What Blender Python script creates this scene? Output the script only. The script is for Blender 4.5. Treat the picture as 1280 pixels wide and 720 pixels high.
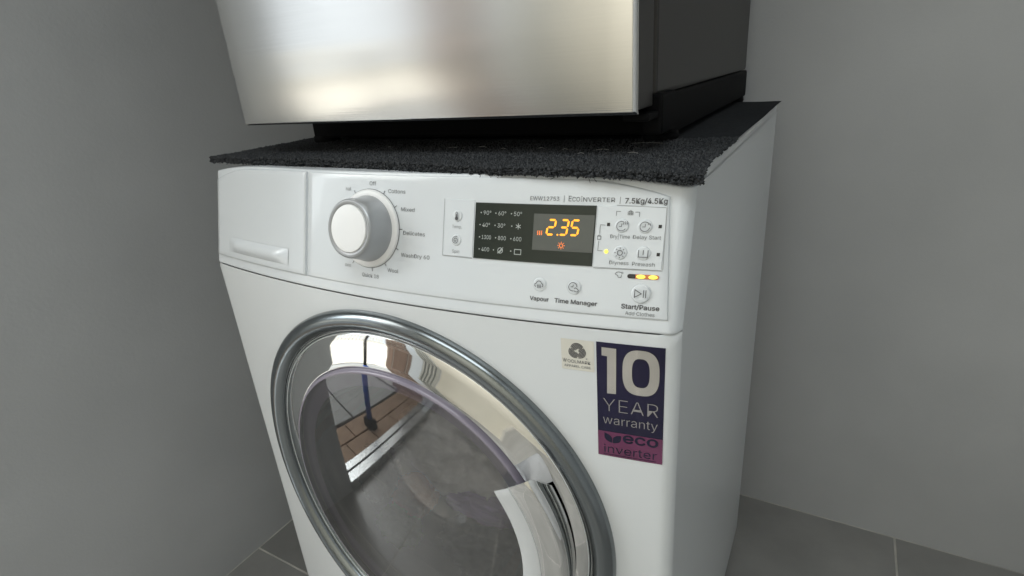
import bpy, math, random
from math import sin, cos, pi, radians, sqrt, tan, atan2
from mathutils import Vector, Matrix, noise
random.seed(7)
scene = bpy.context.scene
for o in list(bpy.data.objects):
    bpy.data.objects.remove(o)

# ------------------------------------------------------------------ camera
cam_d = bpy.data.cameras.new("camera")
cam = bpy.data.objects.new("camera", cam_d)
scene.collection.objects.link(cam)
scene.camera = cam
CAM = Vector((0.3909, -0.4025, 0.9467))
YAW, PITCH, ROLL, FPX = 0.5443, 0.3795, -0.0805, 698.59
fw = Vector((-sin(YAW) * cos(PITCH), cos(YAW) * cos(PITCH), -sin(PITCH)))
rr = Vector((cos(YAW), sin(YAW), 0))
uu = rr.cross(fw)
r2 = cos(ROLL) * rr + sin(ROLL) * uu
u2 = -sin(ROLL) * rr + cos(ROLL) * uu
cam.matrix_world = Matrix(((r2.x, u2.x, -fw.x, CAM.x), (r2.y, u2.y, -fw.y, CAM.y),
                           (r2.z, u2.z, -fw.z, CAM.z), (0, 0, 0, 1)))
cam_d.sensor_width = 36.0
cam_d.lens = FPX / 1280 * 36.0
cam_d.clip_start = 0.01
cam_d.clip_end = 200

# ------------------------------------------------------------------ light
world = bpy.data.worlds.new("World")
scene.world = world
world.use_nodes = True
bg = world.node_tree.nodes["Background"]
bg.inputs[0].default_value = (0.88, 0.95, 1.0, 1)
bg.inputs[1].default_value = 1.35


def area(name, loc, target, sx, sy, power, col, spread=180):
    d = bpy.data.lights.new(name, 'AREA')
    d.shape = 'RECTANGLE'
    d.size, d.size_y, d.energy, d.color = sx, sy, power, col
    d.spread = radians(spread)
    o = bpy.data.objects.new(name, d)
    scene.collection.objects.link(o)
    o.location = loc
    o.rotation_euler = (Vector(target) - Vector(loc)).to_track_quat('-Z', 'Y').to_euler()
    return o


area("daylight_lamp", (-2.6, -0.85, 1.9), (0.0, -0.2, 0.55), 1.9, 1.7, 62, (0.90, 0.97, 1.0))
area("cream_wall_fill", (0.25, -0.45, 2.2), (-0.05, -1.75, 0.8), 0.8, 0.4, 12, (0.98, 0.98, 0.98), 90)  # added fill that brightens the cream opposite wall, not a known fixture
area("overhead_fill", (0.35, -0.85, 2.27), (0.35, -0.84, 0), 1.2, 0.8, 13, (0.90, 0.97, 1.0))  # added soft fill from above, no fixture known there
area("outdoor_fill", (-4.6, -3.4, 4.5), (-4.4, -3.2, 0), 7.0, 7.0, 620, (1.0, 0.97, 0.90))  # added to brighten the ground and fence outside, stands in for daylight
scene.view_settings.view_transform = 'Standard'
scene.view_settings.look = 'None'
scene.view_settings.exposure = 0.0
scene.view_settings.gamma = 1.0
scene.view_settings.use_curve_mapping = False
scene.cycles.max_bounces = 10
scene.cycles.transparent_max_bounces = 12
scene.cycles.caustics_reflective = False
scene.cycles.caustics_refractive = False
scene.cycles.sample_clamp_indirect = 6.0

# ------------------------------------------------------------------ helpers
COL = scene.collection
MATS = {}


def mat(name, col, rough=0.5, metal=0.0, var=0.0, vscale=20.0, bump=0.0, bscale=200.0, coat=0.0,
        emit=None, estr=0.0, aniso=0.0, stretch=(1, 1, 1), rvar=0.0, spec=0.5):
    m = bpy.data.materials.new(name)
    m.use_nodes = True
    nt = m.node_tree
    b = nt.nodes["Principled BSDF"]
    b.inputs["Base Color"].default_value = (*col, 1)
    b.inputs["Roughness"].default_value = rough
    b.inputs["Metallic"].default_value = metal
    b.inputs["Specular IOR Level"].default_value = spec
    if coat:
        b.inputs["Coat Weight"].default_value = coat
        b.inputs["Coat Roughness"].default_value = 0.06
    if emit:
        b.inputs["Emission Color"].default_value = (*emit, 1)
        b.inputs["Emission Strength"].default_value = estr
    if var or bump or rvar:
        tc = nt.nodes.new("ShaderNodeTexCoord")
        mp = nt.nodes.new("ShaderNodeMapping")
        mp.inputs["Scale"].default_value = stretch
        nt.links.new(tc.outputs["Object"], mp.inputs[0])
    if var or rvar:
        n = nt.nodes.new("ShaderNodeTexNoise")
        n.inputs["Scale"].default_value = vscale
        n.inputs["Detail"].default_value = 6
        nt.links.new(mp.outputs[0], n.inputs["Vector"])
        if var:
            r = nt.nodes.new("ShaderNodeMapRange")
            r.inputs[1].default_value, r.inputs[2].default_value = 0.25, 0.75
            r.inputs[3].default_value, r.inputs[4].default_value = 1 - var, 1 + var
            nt.links.new(n.outputs[0], r.inputs[0])
            mx = nt.nodes.new("ShaderNodeVectorMath")
            mx.operation = 'SCALE'
            mx.inputs[0].default_value = col
            nt.links.new(r.outputs[0], mx.inputs["Scale"])
            nt.links.new(mx.outputs[0], b.inputs["Base Color"])
        if rvar:
            r = nt.nodes.new("ShaderNodeMapRange")
            r.inputs[1].default_value, r.inputs[2].default_value = 0.3, 0.7
            r.inputs[3].default_value, r.inputs[4].default_value = max(0, rough - rvar), rough + rvar
            nt.links.new(n.outputs[0], r.inputs[0])
            nt.links.new(r.outputs[0], b.inputs["Roughness"])
    if bump:
        n = nt.nodes.new("ShaderNodeTexNoise")
        n.inputs["Scale"].default_value = bscale
        n.inputs["Detail"].default_value = 4
        nt.links.new(mp.outputs[0], n.inputs["Vector"])
        bp = nt.nodes.new("ShaderNodeBump")
        bp.inputs["Strength"].default_value = bump
        bp.inputs["Distance"].default_value = 0.001
        nt.links.new(n.outputs[0], bp.inputs["Height"])
        nt.links.new(bp.outputs[0], b.inputs["Normal"])
    if aniso:
        b.inputs["Anisotropic"].default_value = aniso
        tg = nt.nodes.new("ShaderNodeTangent")
        tg.direction_type = 'RADIAL'
        tg.axis = 'Z'
        nt.links.new(tg.outputs[0], b.inputs["Tangent"])
    MATS[name] = m
    return m


def glassy(name, tint, ior=1.5, rough=0.02, boost=1.0, veil=0.0):
    m = bpy.data.materials.new(name)
    m.use_nodes = True
    nt = m.node_tree
    nt.nodes.remove(nt.nodes["Principled BSDF"])
    out = nt.nodes["Material Output"]
    tr = nt.nodes.new("ShaderNodeBsdfTransparent")
    tr.inputs[0].default_value = (*tint, 1)
    gl = nt.nodes.new("ShaderNodeBsdfGlossy")
    gl.inputs["Roughness"].default_value = rough
    gl.inputs[0].default_value = (1, 1, 1, 1)
    fr = nt.nodes.new("ShaderNodeFresnel")
    fr.inputs[0].default_value = ior
    mu = nt.nodes.new("ShaderNodeMath")
    mu.operation = 'MULTIPLY'
    mu.use_clamp = True
    mu.inputs[1].default_value = boost
    nt.links.new(fr.outputs[0], mu.inputs[0])
    mx = nt.nodes.new("ShaderNodeMixShader")
    nt.links.new(mu.outputs[0], mx.inputs[0])
    base = tr
    if veil:                        # thin film of white mixed in as painted haze, lifts the dark glass
        df = nt.nodes.new("ShaderNodeBsdfDiffuse")
        df.inputs[0].default_value = (0.8, 0.8, 0.8, 1)
        base = nt.nodes.new("ShaderNodeMixShader")
        tc = nt.nodes.new("ShaderNodeTexCoord")
        nz = nt.nodes.new("ShaderNodeTexNoise")
        nz.inputs["Scale"].default_value = 9
        nz.inputs["Detail"].default_value = 5
        mr = nt.nodes.new("ShaderNodeMapRange")
        mr.inputs[3].default_value, mr.inputs[4].default_value = veil * 0.4, veil * 1.6
        nt.links.new(tc.outputs["Object"], nz.inputs["Vector"])
        nt.links.new(nz.outputs[0], mr.inputs[0])
        nt.links.new(mr.outputs[0], base.inputs[0])
        nt.links.new(tr.outputs[0], base.inputs[1])
        nt.links.new(df.outputs[0], base.inputs[2])
    nt.links.new(base.outputs[0], mx.inputs[1])
    nt.links.new(gl.outputs[0], mx.inputs[2])
    nt.links.new(mx.outputs[0], out.inputs[0])
    return m


def obj(name, verts, faces, material, parent=None, smooth=True, label=None):
    me = bpy.data.meshes.new(name)
    me.from_pydata([tuple(v) for v in verts], [], faces)
    me.update()
    if smooth:
        me.polygons.foreach_set("use_smooth", [True] * len(me.polygons))
    if material:
        me.materials.append(material)
    o = bpy.data.objects.new(name, me)
    COL.objects.link(o)
    if parent:
        o.parent = parent
    if label:
        o["label"] = label
    return o


def sharp(o, deg=35):
    """keep edges crisper than deg, smooth the rest"""
    me = o.data
    me.update()
    try:
        me.set_sharp_from_angle(angle=radians(deg))
    except Exception:
        pass
    return o


def empty(name, loc, label, cat, group=None):
    o = bpy.data.objects.new(name, None)
    o.empty_display_size = 0.05
    COL.objects.link(o)
    o.location = loc
    o["label"], o["category"] = label, cat
    if group:
        o["group"] = group
    return o


def fix(parent):
    """children were modelled in world coordinates: cancel the parent's offset"""
    bpy.context.view_layer.update()
    for c in list(parent.children):
        c.matrix_parent_inverse = parent.matrix_world.inverted()


def grid_faces(nu, nv, wrap_u=False, flip=False):
    f = []
    for i in range(nu if wrap_u else nu - 1):
        for j in range(nv - 1):
            a, b = i * nv + j, ((i + 1) % nu) * nv + j
            q = (a, b, b + 1, a + 1)
            f.append(q[::-1] if flip else q)
    return f


def box(x0, x1, y0, y1, z0, z1, b=0.0):
    """box with chamfered edges"""
    if b <= 0:
        v = [(x, y, z) for x in (x0, x1) for y in (y0, y1) for z in (z0, z1)]
        f = [(0, 1, 3, 2), (4, 6, 7, 5), (0, 4, 5, 1), (2, 3, 7, 6), (0, 2, 6, 4), (1, 5, 7, 3)]
        return v, f
    import bmesh
    bm = bmesh.new()
    v, f = box(x0, x1, y0, y1, z0, z1)
    vs = [bm.verts.new(p) for p in v]
    for q in f:
        bm.faces.new([vs[i] for i in q])
    bmesh.ops.recalc_face_normals(bm, faces=bm.faces)
    bmesh.ops.bevel(bm, geom=list(bm.edges), offset=b, segments=2, affect='EDGES', profile=0.6)
    bm.verts.index_update()
    V = [tuple(p.co) for p in bm.verts]
    F = [tuple(p.index for p in q.verts) for q in bm.faces]
    bm.free()
    return V, F


def join(parts):
    V, F = [], []
    for v, f in parts:
        k = len(V)
        V += list(v)
        F += [tuple(i + k for i in q) for q in f]
    return V, F


def tube(pts, rad, n=8, cap=True):
    pts = [Vector(p) for p in pts]
    V, F = [], []
    for i, p in enumerate(pts):
        t = (pts[min(i + 1, len(pts) - 1)] - pts[max(i - 1, 0)]).normalized()
        a = t.orthogonal().normalized() if i == 0 else (a - t * a.dot(t)).normalized()
        b = t.cross(a)
        r = rad[i] if isinstance(rad, (list, tuple)) else rad
        for k in range(n):
            V.append(p + r * (cos(2 * pi * k / n) * a + sin(2 * pi * k / n) * b))
    for i in range(len(pts) - 1):
        for k in range(n):
            F.append((i * n + k, i * n + (k + 1) % n, (i + 1) * n + (k + 1) % n, (i + 1) * n + k))
    if cap:
        F.append(tuple(range(n))[::-1])
        F.append(tuple(range((len(pts) - 1) * n, len(pts) * n)))
    return V, F


# ------------------------------------------------------------------ machine geometry
BOW, HALF = 0.0272, 0.298
TILT, ZS = 0.2738, 0.7378          # fascia tilt and height of the seam under it
ZC, DR = 0.4762, 0.2474            # door centre height and outer radius
ST, CT = sin(TILT), cos(TILT)


def S(x):
    """bowed front of the machine"""
    y = -BOW * (1 - (x / 0.3) ** 2)
    a = abs(x) - (HALF - 0.010)
    if a > 0:
        a = min(a, 0.010)
        y += 0.010 - sqrt(max(0.0, 0.010 ** 2 - a ** 2))
    return y


def dS(x):
    return 2 * BOW * x / 0.09


def PN(x, v, h=0.0):
    n = Vector((dS(x), -1.0, tan(TILT))).normalized()
    return Vector((x, S(x) + v * ST, ZS + v * CT)) + h * n


def FN(x, z, h=0.0):
    n = Vector((dS(x), -1.0, 0)).normalized()
    return Vector((x, S(x), z)) + h * n


def PM(x, v, h=0.0):               # the same in millimetres
    return PN(x / 1000, v / 1000, h)


def FM(x, z, h=0.0):
    return FN(x / 1000, z / 1000, h)


def DP(r, th, off):
    x = r * cos(th)
    return Vector((x, -BOW * (1 - (x / 0.3) ** 2) + off, ZC + r * sin(th)))


# ------------------------------------------------------------------ materials
M_white = mat("white_plastic", (0.645, 0.675, 0.70), 0.22, bump=0.03, bscale=900, coat=0.25)
M_enamel = mat("white_enamel", (0.695, 0.72, 0.735), 0.28, bump=0.03, bscale=600, coat=0.2)
M_print = mat("grey_print", (0.16, 0.165, 0.17), 0.5)
M_print_dark = mat("dark_print", (0.085, 0.085, 0.09), 0.5)
M_print_soft = mat("pale_grey_print", (0.30, 0.305, 0.31), 0.5)
M_chrome = mat("chrome", (0.80, 0.80, 0.79), 0.045, 1.0, bump=0.01, bscale=30, rvar=0.02)
M_satin = mat("satin_metal", (0.23, 0.25, 0.26), 0.22, 1.0, rvar=0.03, vscale=6)
M_knob = mat("satin_silver", (0.44, 0.45, 0.465), 0.36, 0.6, rvar=0.04, vscale=80)
M_knobcap = mat("pearl_white_plastic", (0.80, 0.80, 0.80), 0.32)
M_steel = mat("brushed_steel", (0.74, 0.73, 0.71), 0.17, 1.0, var=0.02, vscale=1.0, stretch=(3, 3, 900), bump=0.03, bscale=1.0, aniso=0.55)
M_black = mat("black_plastic", (0.0025, 0.0025, 0.003), 0.7, bump=0.1, bscale=900, spec=0.12)
M_dark = mat("dark_grey_paint", (0.024, 0.0215, 0.0195), 0.42, bump=0.2, bscale=1500)
M_gasket = mat("grey_rubber", (0.50, 0.50, 0.505), 0.55)
M_screen = mat("dark_screen", (0.016, 0.022, 0.017), 0.22, spec=0.38)
M_lcd = mat("grey_lcd", (0.105, 0.11, 0.10), 0.3, spec=0.35)
M_screen_print = mat("screen_print", (0.42, 0.45, 0.43), 0.5)
M_digit = mat("lit_orange_segment", (0.9, 0.4, 0.05), 0.4, emit=(1.0, 0.36, 0.012), estr=1.05)
M_digit_dim = mat("lit_red_symbol", (0.8, 0.25, 0.08), 0.4, emit=(1.0, 0.20, 0.03), estr=0.55)
M_led = mat("lit_yellow_led", (0.9, 0.75, 0.1), 0.3, emit=(1.0, 0.86, 0.12), estr=1.0)
M_led_amber = mat("amber_lens", (0.40, 0.12, 0.06), 0.25, emit=(0.9, 0.28, 0.02), estr=0.22)
M_led_off = mat("unlit_lens", (0.02, 0.018, 0.022), 0.2)
M_navy = mat("navy_foil", (0.011, 0.009, 0.045), 0.09, 0.6, var=0.35, vscale=18, coat=0.6)
M_magenta = mat("magenta_foil", (0.20, 0.050, 0.13), 0.14, 0.6, var=0.25, vscale=25, coat=0.6)
M_silver = mat("silver_foil", (0.80, 0.77, 0.72), 0.07, 1.0, bump=0.03, bscale=60)
M_silver_thin = mat("silver_print", (0.52, 0.50, 0.50), 0.2, 0.9)
M_paper = mat("cream_sticker", (0.68, 0.66, 0.59), 0.4, var=0.03, vscale=40)
M_carpet = mat("charcoal_carpet", (0.020, 0.022, 0.025), 0.95, var=0.5, vscale=350, spec=0.15)
M_tuft = mat("charcoal_tuft", (0.035, 0.037, 0.040), 0.85, var=0.85, vscale=260, spec=0.2)
M_lint = mat("pale_lint", (0.32, 0.315, 0.3), 0.9)
M_wall = mat("grey_render", (0.45, 0.455, 0.46), 0.85, var=0.10, vscale=3.0, bump=0.25, bscale=220)
M_cream = mat("cream_paint", (0.78, 0.73, 0.60), 0.6, var=0.04, vscale=3)
M_tile = mat("grey_beige_tile", (0.26, 0.255, 0.245), 0.35, var=0.15, vscale=9)
M_grout = mat("pale_grout", (0.50, 0.48, 0.44), 0.9, var=0.35, vscale=14)
M_paver = mat("grey_paver", (0.30, 0.30, 0.29), 0.85, var=0.15, vscale=12, bump=0.3)
M_soil = mat("dark_joint", (0.05, 0.048, 0.045), 0.95)
M_sand = mat("sandy_ground", (0.62, 0.59, 0.53), 0.95, var=0.35, vscale=6)
M_brick = mat("orange_brick", (0.19, 0.125, 0.09), 0.85, var=0.25, vscale=25, bump=0.4)
M_mortar = mat("mortar", (0.42, 0.39, 0.34), 0.95, var=0.1)
M_alu = mat("aluminium", (0.58, 0.60, 0.60), 0.35, 0.8)
M_fence = mat("pale_fence_paint", (0.75, 0.74, 0.70), 0.7)
M_blue = mat("blue_plastic", (0.02, 0.09, 0.42), 0.35)
M_towel = mat("grey_towel_cloth", (0.86, 0.85, 0.86), 0.95, var=0.2, vscale=60, bump=0.5, bscale=900)
M_purple = mat("purple_cloth", (0.55, 0.38, 0.88), 0.9, var=0.15, bump=0.4, bscale=900)
M_green = mat("green_cloth", (0.30, 0.55, 0.14), 0.9, var=0.15, bump=0.4, bscale=900)
M_orange = mat("orange_cloth", (0.75, 0.22, 0.07), 0.9, var=0.15, bump=0.4, bscale=900)
M_navycloth = mat("navy_cloth", (0.03, 0.035, 0.06), 0.9, var=0.2, bump=0.4, bscale=900)
M_glass = glassy("smoked_glass", (0.92, 0.91, 0.925), 2.25, 0.02, 1.0, 0.03)
M_bowl = glassy("clear_bowl_glass", (0.92, 0.93, 0.94), 1.7, 0.015, 1.4)
M_drum = mat("drum_steel", (0.5, 0.5, 0.5), 0.3, 1.0)

def piece_tone(m, lo, hi):
    """each tile or brick keeps its own slightly different tone"""
    nt = m.node_tree
    b = nt.nodes["Principled BSDF"]
    src = b.inputs["Base Color"].links[0].from_socket
    oi = nt.nodes.new("ShaderNodeObjectInfo")
    r = nt.nodes.new("ShaderNodeMapRange")
    r.inputs[3].default_value, r.inputs[4].default_value = lo, hi
    nt.links.new(oi.outputs["Random"], r.inputs[0])
    v = nt.nodes.new("ShaderNodeVectorMath")
    v.operation = 'SCALE'
    nt.links.new(src, v.inputs[0])
    nt.links.new(r.outputs[0], v.inputs["Scale"])
    nt.links.new(v.outputs[0], b.inputs["Base Color"])


piece_tone(M_tile, 0.86, 1.12)
piece_tone(M_brick, 0.7, 1.3)
piece_tone(M_paver, 0.85, 1.15)

# ------------------------------------------------------------------ setting
def struct(name, v, f, m, smooth=False):
    o = obj(name, v, f, m, None, smooth)
    o["kind"] = "structure"
    return o


BACK, LEFT, REAR, RIGHT, WH = 0.70, -0.62, -1.75, 1.19, 2.3
OP0, OP1 = -0.34, -1.64
flo = struct("floor", *box(LEFT, RIGHT, REAR, BACK, -0.05, -0.0012), M_grout)
tile_me = None
T = 0.2965
for i in range(6):
    for j in range(10):
        x0, y0 = LEFT + 0.003 + i * 0.3, BACK - 0.003 - T - j * 0.3
        if x0 + T > RIGHT + 0.001 or y0 < REAR:
            continue
        if tile_me is None:
            o = obj("floor_tile", *box(0, T, 0, T, -0.006, 0.0, 0.0015), M_tile, flo, False)
            tile_me = o.data
        else:
            o = bpy.data.objects.new("floor_tile", tile_me)
            COL.objects.link(o)
            o.parent = flo
        o.location = (x0, y0, random.uniform(-0.0004, 0.0004))
struct("back_wall", *box(LEFT - 0.1, RIGHT + 0.1, BACK, BACK + 0.1, -0.05, WH), M_wall)
struct("side_wall", *join([box(LEFT - 0.1, LEFT, OP0, BACK, -0.05, WH),
                           box(LEFT - 0.1, LEFT, REAR, OP1, -0.05, WH),
                           box(LEFT - 0.1, LEFT, OP1, OP0, 2.05, WH)]), M_wall)
struct("opposite_wall", *box(LEFT - 0.1, RIGHT + 0.1, REAR - 0.1, REAR, -0.05, WH), M_cream)
struct("end_wall", *box(RIGHT, RIGHT + 0.1, REAR, BACK, -0.05, WH), M_wall)
struct("sandy_ground", [(-7.5, -14, -0.06), (LEFT - 0.1, -14, -0.06), (LEFT - 0.1, 14, -0.06), (-7.5, 14, -0.06)],
       [(0, 1, 2, 3)], M_sand)
struct("sky_block_ceiling", *box(LEFT - 0.1, RIGHT + 0.1, REAR - 0.1, BACK + 0.1, WH + 0.001, WH + 0.1), M_fence)  # unseen, put in to keep sky light out of the room
pav = struct("paving", *box(-2.42, LEFT - 0.11, -2.6, 1.2, -0.059, -0.03), M_soil)
pme = None
for i in range(3):
    for j in range(6):
        if i == 2:
            break
        if pme is None:
            o = obj("paver", *box(0, 0.58, 0, 0.58, -0.03, 0.0, 0.004), M_paver, pav, False)
            pme = o.data
        else:
            o = bpy.data.objects.new("paver", pme)
            COL.objects.link(o)
            o.parent = pav
        o.location = (-2.20 + i * 0.60, -2.55 + j * 0.6, random.uniform(-0.012, -0.008))

eme = None
for j in range(15):
    for k in range(2):
        if eme is None:
            o = obj("edging_brick", *box(0, 0.118, 0, 0.232, -0.03, 0.0, 0.003), mat("brown_brick", (0.25, 0.165, 0.11), 0.85, var=0.3, vscale=15, bump=0.3), pav, False)
            eme = o.data
        else:
            o = bpy.data.objects.new("edging_brick", eme)
            COL.objects.link(o)
            o.parent = pav
        o.location = (-0.985 + k * 0.128, -2.55 + j * 0.24 + 0.11 * k, random.uniform(-0.006, -0.003))

# door frame between the floor and the paving, seen only in the chrome
fr = empty("sliding_door_frame", (LEFT - 0.05, -0.63, 0), "pale aluminium sliding door frame mirrored as grey stripes in the chrome door ring", "door frame")
obj("sill", *join([box(LEFT - 0.105, LEFT - 0.065, -1.30, OP0, -0.004, 0.022, 0.002), box(LEFT - 0.045, LEFT + 0.004, -1.30, OP0, -0.004, 0.03, 0.002)]), M_alu, fr, False)
obj("slot", *box(LEFT - 0.066, LEFT - 0.044, -1.30, OP0, -0.004, 0.004), M_black, fr, False)
for k, (a, b_) in enumerate(((-1.335, -1.30), (-1.395, -1.36), (-1.465, -1.42), (-1.535, -1.49), (-1.64, -1.56))):
    obj("track", *box(LEFT - 0.10 + k * 0.01, LEFT + 0.012 + 0.004 * k, a, b_, 0, 2.05, 0.002), M_alu, fr, False)
obj("track_gap_shade", *box(LEFT - 0.09, LEFT - 0.01, -1.56, -1.333, 0, 2.05), M_black, fr, False)  # black block between the tracks, their shade put into its colour
fix(fr)
# brick pier outside
bp = empty("brick_pier", (-0.90, -1.43, -0.02), "orange brick pier outside the doorway mirrored at the top of the chrome ring", "pier")
obj("mortar_core", *box(-1.075, -0.725, -1.515, -1.385, -0.03, 2.3), M_mortar, bp, False)
bme = None
for c in range(27):
    for k in range(2 if c % 2 == 0 else 3):
        full = c % 2 == 0
        w = 0.168 if full else (0.082 if k != 1 else 0.168)
        x = (-1.08 + k * 0.182) if full else (-1.08 + (0, 0.094, 0.274)[k])
        o = obj("brick", *box(0, w, 0, 0.142, 0, 0.074, 0.003), M_brick, bp, False)
        o.location = (x, -1.521 + random.uniform(-.001, .001), -0.03 + c * 0.086)
fix(bp)
for o in bp.children:
    pass
fe = empty("picket_fence", (-5.0, -1.0, -0.06), "pale picket fence far outside mirrored in the chrome ring", "fence")
pk = []
for k in range(40):
    y = -6 + k * 0.22
    pk.append(box(-5.02, -5.0, y, y + 0.11, -0.06, 1.15, 0.0))
obj("picket", *join(pk), M_fence, fe, False)["kind"] = "stuff"
obj("rail", *join([box(-4.998, -4.95, -6, 2.8, 0.2, 0.28), box(-4.998, -4.95, -6, 2.8, 0.8, 0.88)]), M_fence, fe, False)
fix(fe)
br = empty("broom", (-0.85, -0.72, 0), "blue handled broom with black grip mirrored in the smoked door glass", "broom")
obj("pole", *tube([(-0.86, -0.80, 0.03), (-0.86, -0.82, 0.34)], 0.02, 12), M_blue, br)
obj("grip", *tube([(-0.86, -0.82, 0.34), (-0.86, -0.84, 0.95)], [0.014, 0.016], 10), M_black, br)
obj("brush_head", *box(-0.90, -0.82, -0.83, -0.77, -0.012, 0.04, 0.008), M_black, br, False)
fix(br)

# ------------------------------------------------------------------ washing machine body
wm = empty("washing_machine", (0, 0.28, 0), "white front loading washer dryer with bowed front and big round chrome door", "washing machine")
DEPTH = 0.58
# front sheet with a round opening
NA, NR = 160, 16
RH = 0.205
z0f, z1f = 0.10, ZS - 0.0004
V, F = [], []
angs = []
corners = [atan2(z1f - ZC, HALF), atan2(z1f - ZC, -HALF), atan2(z0f - ZC, -HALF) + 2 * pi, atan2(z0f - ZC, HALF) + 2 * pi]
angs = sorted(set([2 * pi * i / NA for i in range(NA)] + corners))
for th in angs:
    c, s = cos(th), sin(th)
    t = 1e9
    if abs(c) > 1e-6:
        t = min(t, HALF / abs(c))
    if s > 1e-6:
        t = min(t, (z1f - ZC) / s)
    if s < -1e-6:
        t = min(t, (z0f - ZC) / s)
    for j in range(NR + 1):
        k = 1 - (1 - j / NR) ** 1.6
        r = RH + (t - RH) * k
        V.append((r * c, S(r * c), ZC + r * s))
obj("front_panel", V, grid_faces(len(angs), NR + 1, True, False), M_enamel, wm)
# plinth under the front
V = []
xs = [-HALF + 2 * HALF * i / 60 for i in range(61)]
for x in xs:
    for z in (0.015, 0.02, 0.092, 0.098):
        V.append((x, S(x) + (0.004 if z in (0.015, 0.098) else 0.0), z))
obj("plinth", V, grid_faces(61, 4), M_enamel, wm)


# lower fascia strip with rounded top lip, one swept skin
def lip(x):
    pts = [(-0.0005, -0.004), (0.0, -0.0008), (0.001, 0.0)]
    return pts


prof = []
VT = 0.1240
rowsv = [0.0008, 0.0016, 0.004] + [0.01 + (VT - 0.010) * i / 16 for i in range(17)]
xsf = [-HALF + 0.0025 * i for i in range(5)] + [-HALF + 0.0125 + (2 * HALF - 0.025) * i / 70 for i in range(71)] + [HALF - 0.010 + 0.0025 * i for i in range(5)]


def drop(x):
    """the fascia's top corners are rounded off"""
    a = max(0.0, abs(x) - 0.16) / 0.138
    return 0.0105 * a ** 2.6


def ftop(x, v):
    return v - drop(x) * (v / VT) ** 2


V = []
nrow = 0
for x in xsf:
    col = [PN(x, 0.0002, -0.003), PN(x, 0.0005, -0.0006)] + [PN(x, ftop(x, v)) for v in rowsv[1:]]
    top = PN(x, ftop(x, VT))
    # roll over to the flat top
    for a in range(1, 7):
        ang = a / 6 * (pi / 2 - TILT)
        R_ = 0.0025
        dirn = TILT + ang
        # centre of the roll lies behind the face
        cx = top + Vector((0, cos(TILT) * R_, -sin(TILT) * R_))
        col.append(cx + Vector((0, -cos(dirn) * R_, sin(dirn) * R_)))
    last = col[-1]
    col.append(Vector((x, 0.08, last.z)))
    nrow = len(col)
    V += col
obj("fascia", V, grid_faces(len(xsf), nrow), M_white, wm)
# worktop and sides
zt = 0.8590
V, F = box(-HALF + 0.001, HALF - 0.001, 0.0795, DEPTH, zt - 0.02, zt - 0.0012, 0.003)
obj("worktop", V, F, M_enamel, wm, False)
obj("cabinet_side", *box(HALF - 0.0012, HALF - 0.0002, S(HALF) + 0.001, DEPTH, 0.015, ZS), M_enamel, wm, False)
obj("cabinet_side", *box(-HALF + 0.0002, -HALF + 0.0012, S(HALF) + 0.001, DEPTH, 0.015, ZS), M_enamel, wm, False)
for sx in (-1, 1):   # cheek beside the tilted fascia
    V = []
    for v in [0, 0.03, 0.06, 0.09, 0.115]:
        p = PN(sx * HALF, v)
        V += [(sx * (HALF - 0.0003), p.y + 0.001, p.z), (sx * (HALF - 0.0003), DEPTH, p.z)]
    obj("cabinet_cheek", V, grid_faces(5, 2, False, sx > 0), M_enamel, wm, False)
obj("cabinet_back", *box(-HALF + 0.002, HALF - 0.002, DEPTH - 0.002, DEPTH - 0.001, 0.015, zt - 0.021), M_dark, wm, False)


# raised control plate
def plate(name, xl, xr, v0, vtop, h, nu, nv, m, parent):
    """grid on the fascia, its border ring dropping to the fascia"""
    us = [0, 0.0012, 0.003] + [0.003 + (1 - 0.006) * (i + 1) / (nu + 1) for i in range(nu)] + [0.997, 0.9988, 1]
    V = []
    n = len(us)
    vs = [0, 0.007, 0.018] + [0.018 + 0.964 * (i + 1) / (nv + 1) for i in range(nv)] + [0.982, 0.993, 1]
    for i, u in enumerate(us):
        for j, w in enumerate(vs):
            a = min(i, n - 1 - i, j, len(vs) - 1 - j)
            hh = (-0.0004, h * 0.75, h)[min(a, 2)]
            vv0 = v0
            x = xl + u * (xr(0.5) - xl)
            v = vv0 + w * (vtop(x) - vv0)
            x = xl + u * (xr(v) - xl)
            V.append(PN(x, v, hh))
    return obj(name, V, grid_faces(n, len(vs)), m, parent)


def xr_plate(v):
    return 0.2885 - 0.0075 * min(1.2, max(0, (v - 0.0117) / 0.097))


def vt_plate(x):
    a = max(0.0, abs(x) - 0.15)
    return 0.1243 - 0.0015 * min(1, a / 0.05) - 0.62 * max(0.0, abs(x) - 0.205) ** 1.9 * 3.0


HP = 0.0016
plate("control_plate", -0.098, xr_plate, 0.0115, vt_plate, HP, 60, 20, M_white, wm)
dw = plate("detergent_drawer", -0.286, lambda v: -0.1005, 0.0115, vt_plate, HP + 0.001, 40, 20, M_white, wm)
# finger recess of the drawer
V = []
for i in range(25):
    x = -0.255 + 0.125 * i / 24
    for j in range(7):
        t = j / 6
        V.append(PN(x, 0.020 + 0.018 * t, HP + 0.0016 + 0.004 * sin(pi * t) * min(1, 6 * min(i, 24 - i) / 24)))
obj("drawer_grip", V, grid_faces(25, 7), M_white, dw)


# ------------------------------------------------------------------ lettering
FONT = None
try:                                    # the sans face that ships with Blender; its built-in face otherwise
    import os
    FONT = bpy.data.fonts.load(os.path.join(bpy.utils.system_resource('DATAFILES', path="fonts"), "Inter.woff2"))
except Exception:
    FONT = None


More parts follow.
